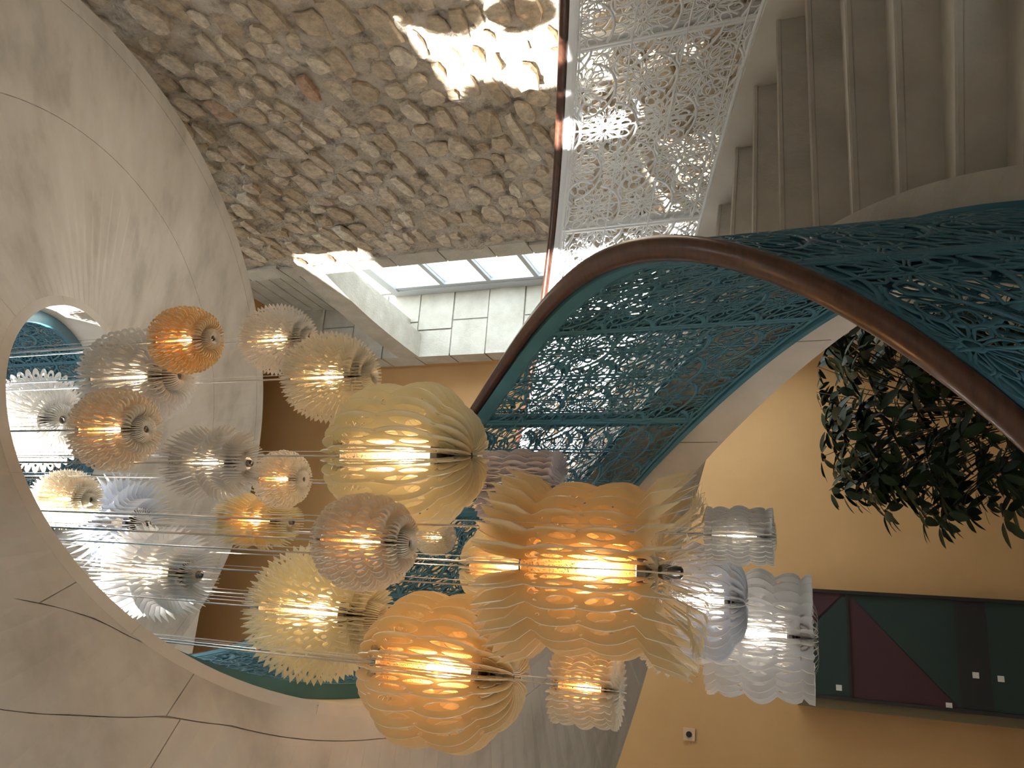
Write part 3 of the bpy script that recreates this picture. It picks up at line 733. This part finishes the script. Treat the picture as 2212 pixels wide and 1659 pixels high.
XL, XR, AT, AB = -0.49*s_, 0.335*s_, 0.235*s_, -1.78
artpart('backing_box', OLIVE, [(XL-0.075, AB-0.01), (XR, AB-0.01), (XR, AT-0.02), (XL-0.075, AT-0.02)], AF+0.012, 0.126)
artpart('backing_board', BLACKP, [(XL, AB), (XR, AB), (XR, AT), (XL, AT)], AF+0.001, 0.012)
fw = 0.028
for nm, pts in (('frame_bar', [(XL, AB), (XL+fw, AB), (XL+fw, AT), (XL, AT)]), ('frame_bar', [(XR-fw, AB), (XR, AB), (XR, AT), (XR-fw, AT)]), ('frame_bar', [(XL+fw, AT-fw), (XR-fw, AT-fw), (XR-fw, AT), (XL+fw, AT)]), ('frame_bar', [(XL+fw, AB), (XR-fw, AB), (XR-fw, AB+fw), (XL+fw, AB+fw)])):
    artpart(nm, GLOSSK, pts, AF-0.022, 0.026)
xl, xr = XL+fw, XR-fw
zA, zB, zC, zD, zE = AT-fw, -0.165*s_, -0.185*s_, -0.92*s_, -1.13*s_
artpart('green_field', GREEN, [(xl, zB), (xr, zB), (xl+0.40*s_, zA-0.02), (xl, zA)], AF-0.004, 0.008)
artpart('maroon_triangle', MAROON, [(xr, zB+0.02*s_), (xr, zA), (xl+0.42*s_, zA)], AF-0.006, 0.010)
artpart('divider', GLOSSK, [(xl, zC), (xr, zC), (xr, zB), (xl, zB)], AF-0.018, 0.022)
artpart('maroon_triangle', MAROON, [(xl, zD+0.02), (xr, zC), (xl, zC)], AF-0.006, 0.010)
artpart('green_field', GREEN, [(xl, zD), (xr, zD), (xr, zC), (xl+0.01, zD+0.012)], AF-0.004, 0.008)
artpart('black_field', BLACKP, [(xl, zE), (xr, zE), (xr, zD), (xl, zD)], AF-0.004, 0.008)
artpart('green_field', GREEN, [(xl, AB+fw), (xr, AB+fw), (xr, zE), (xl, zE)], AF-0.005, 0.009)
for u, z_ in ((-0.40, -0.09), (-0.47+0.02, -0.84), (-0.22, -1.03), (-0.23, -1.19)):
    q = 0.021*s_; artpart('paper_square', PALE, [(u*s_-q, z_*s_-q), (u*s_+q, z_*s_-q), (u*s_+q, z_*s_+q), (u*s_-q, z_*s_+q)], AF-0.010, 0.005)
ol = empty('wall_outlet', W(FAR-0.01, -0.955, 1.155), label='small square wall outlet with dark round centre on the ochre wall', cat='outlet')
def olpart(name, m, pts, y0, dep):
    mb = MB(); wallquad(mb, y0, pts, dep); o = mb.build(name, m); o.parent = ol; o.matrix_parent_inverse = Matrix.Translation(-ol.location)
cu, cz = -0.955, 1.155
olpart('cover_plate', plain('outlet_plate', (0.55, 0.36, 0.20), 0.5), [(cu-0.052, cz-0.052), (cu+0.052, cz-0.052), (cu+0.052, cz+0.052), (cu-0.052, cz+0.052)], FAR-0.014, 0.014)
olpart('socket', BLACKP, [(cu+0.026*math.cos(a), cz+0.026*math.sin(a)) for a in np.linspace(0, 2*math.pi, 13)[:-1]], FAR-0.020, 0.008)

LEAF = mottled('dark_green_leaf', (0.012, 0.026, 0.010), (0.026, 0.050, 0.020), 12, 0.5, spec=0.25)
STEM = plain('plant_stem', (0.05, 0.04, 0.025), 0.7); POT = plain('maroon_planter', (0.05, 0.012, 0.012), 0.5)
pb = W(5.0, 1.28, FL)
plant = empty('potted_plant', pb, label='large dark green umbrella plant in planter behind the stair railing', cat='plant')
mb = MB(); mb.lathe([(0.24, 0.0), (0.30, 0.02), (0.34, 0.55), (0.36, 0.60), (0.31, 0.60), (0.30, 0.52), (0.02, 0.50)], 20); mb.build('planter', POT, plant, smooth=False)
def leaf_shape():
    mb = MB(); pr = [(0, 0.02), (0.12, 0.25), (0.30, 0.46), (0.52, 0.5), (0.74, 0.40), (0.90, 0.2), (1.0, 0.0)]
    vs = []
    for x, w_ in pr: vs += [(x, -w_*0.42, -0.14*x*x+0.06*w_), (x, 0, -0.14*x*x), (x, w_*0.42, -0.14*x*x+0.06*w_)]
    fs = []
    for i in range(len(pr)-1):
        for j in (0, 1): fs.append((i*3+j, i*3+j+1, i*3+j+4, i*3+j+3))
    mb.add(vs, fs); return mb.mesh('leaf', LEAF, smooth=True, fix=False), vs, fs
lme, lvs, lfs = leaf_shape()
rl = random.Random(11); stems = MB(); extra = MB(); nl = 0
whorls = []
for k in range(330):
    a = rl.uniform(0, 2*math.pi); zz = rl.uniform(0.75, 2.0)
    rad = (0.62*math.sin(min(1, (zz-0.45)/1.0)*math.pi*0.62)+0.05)*math.sqrt(rl.uniform(0.15, 1.0))
    whorls.append((rad*math.cos(a), rad*math.sin(a), zz, rl.uniform(0.085, 0.15)))
whorls.sort(key=lambda w_: -(w_[2]-0.8*w_[1]*0+0.5*math.hypot(w_[0], w_[1])))
for wx, wy, wz, ls in whorls:
    r0 = rl.uniform(0, 6.28); base = Vector((wx*0.6, wy*0.6, max(0.5, wz-0.25)))
    stems.tube([base, Vector((wx, wy, wz))], [0.004, 0.002], 4)
    for j in range(7):
        m_ = Matrix.Translation((wx, wy, wz)) @ Matrix.Rotation(r0+j*2*math.pi/7, 4, 'Z') @ Matrix.Rotation(R(rl.uniform(0, 42)), 4, 'Y') @ Matrix.Rotation(R(rl.uniform(-25, 25)), 4, 'X') @ Matrix.Translation((0.03, 0, 0)) @ Matrix.Diagonal((ls, ls, ls, 1))
        if nl < 300:
            o = link('leaf', lme, plant); o.matrix_local = m_
        else: extra.add([m_ @ Vector(v) for v in lvs], lfs)
        nl += 1
stems.tube([(0, 0, 0.45), (0.03, 0.02, 1.0), (0.0, 0.05, 1.6)], [0.025, 0.02, 0.01], 7); stems.tube([(0.06, 0, 0.45), (0.15, -0.06, 1.0), (0.2, -0.05, 1.5)], [0.02, 0.016, 0.008], 7)
stems.build('stems', STEM, plant, smooth=True)
o = extra.build('inner_leaves', LEAF, plant, smooth=True, fix=False); o['kind'] = 'stuff'
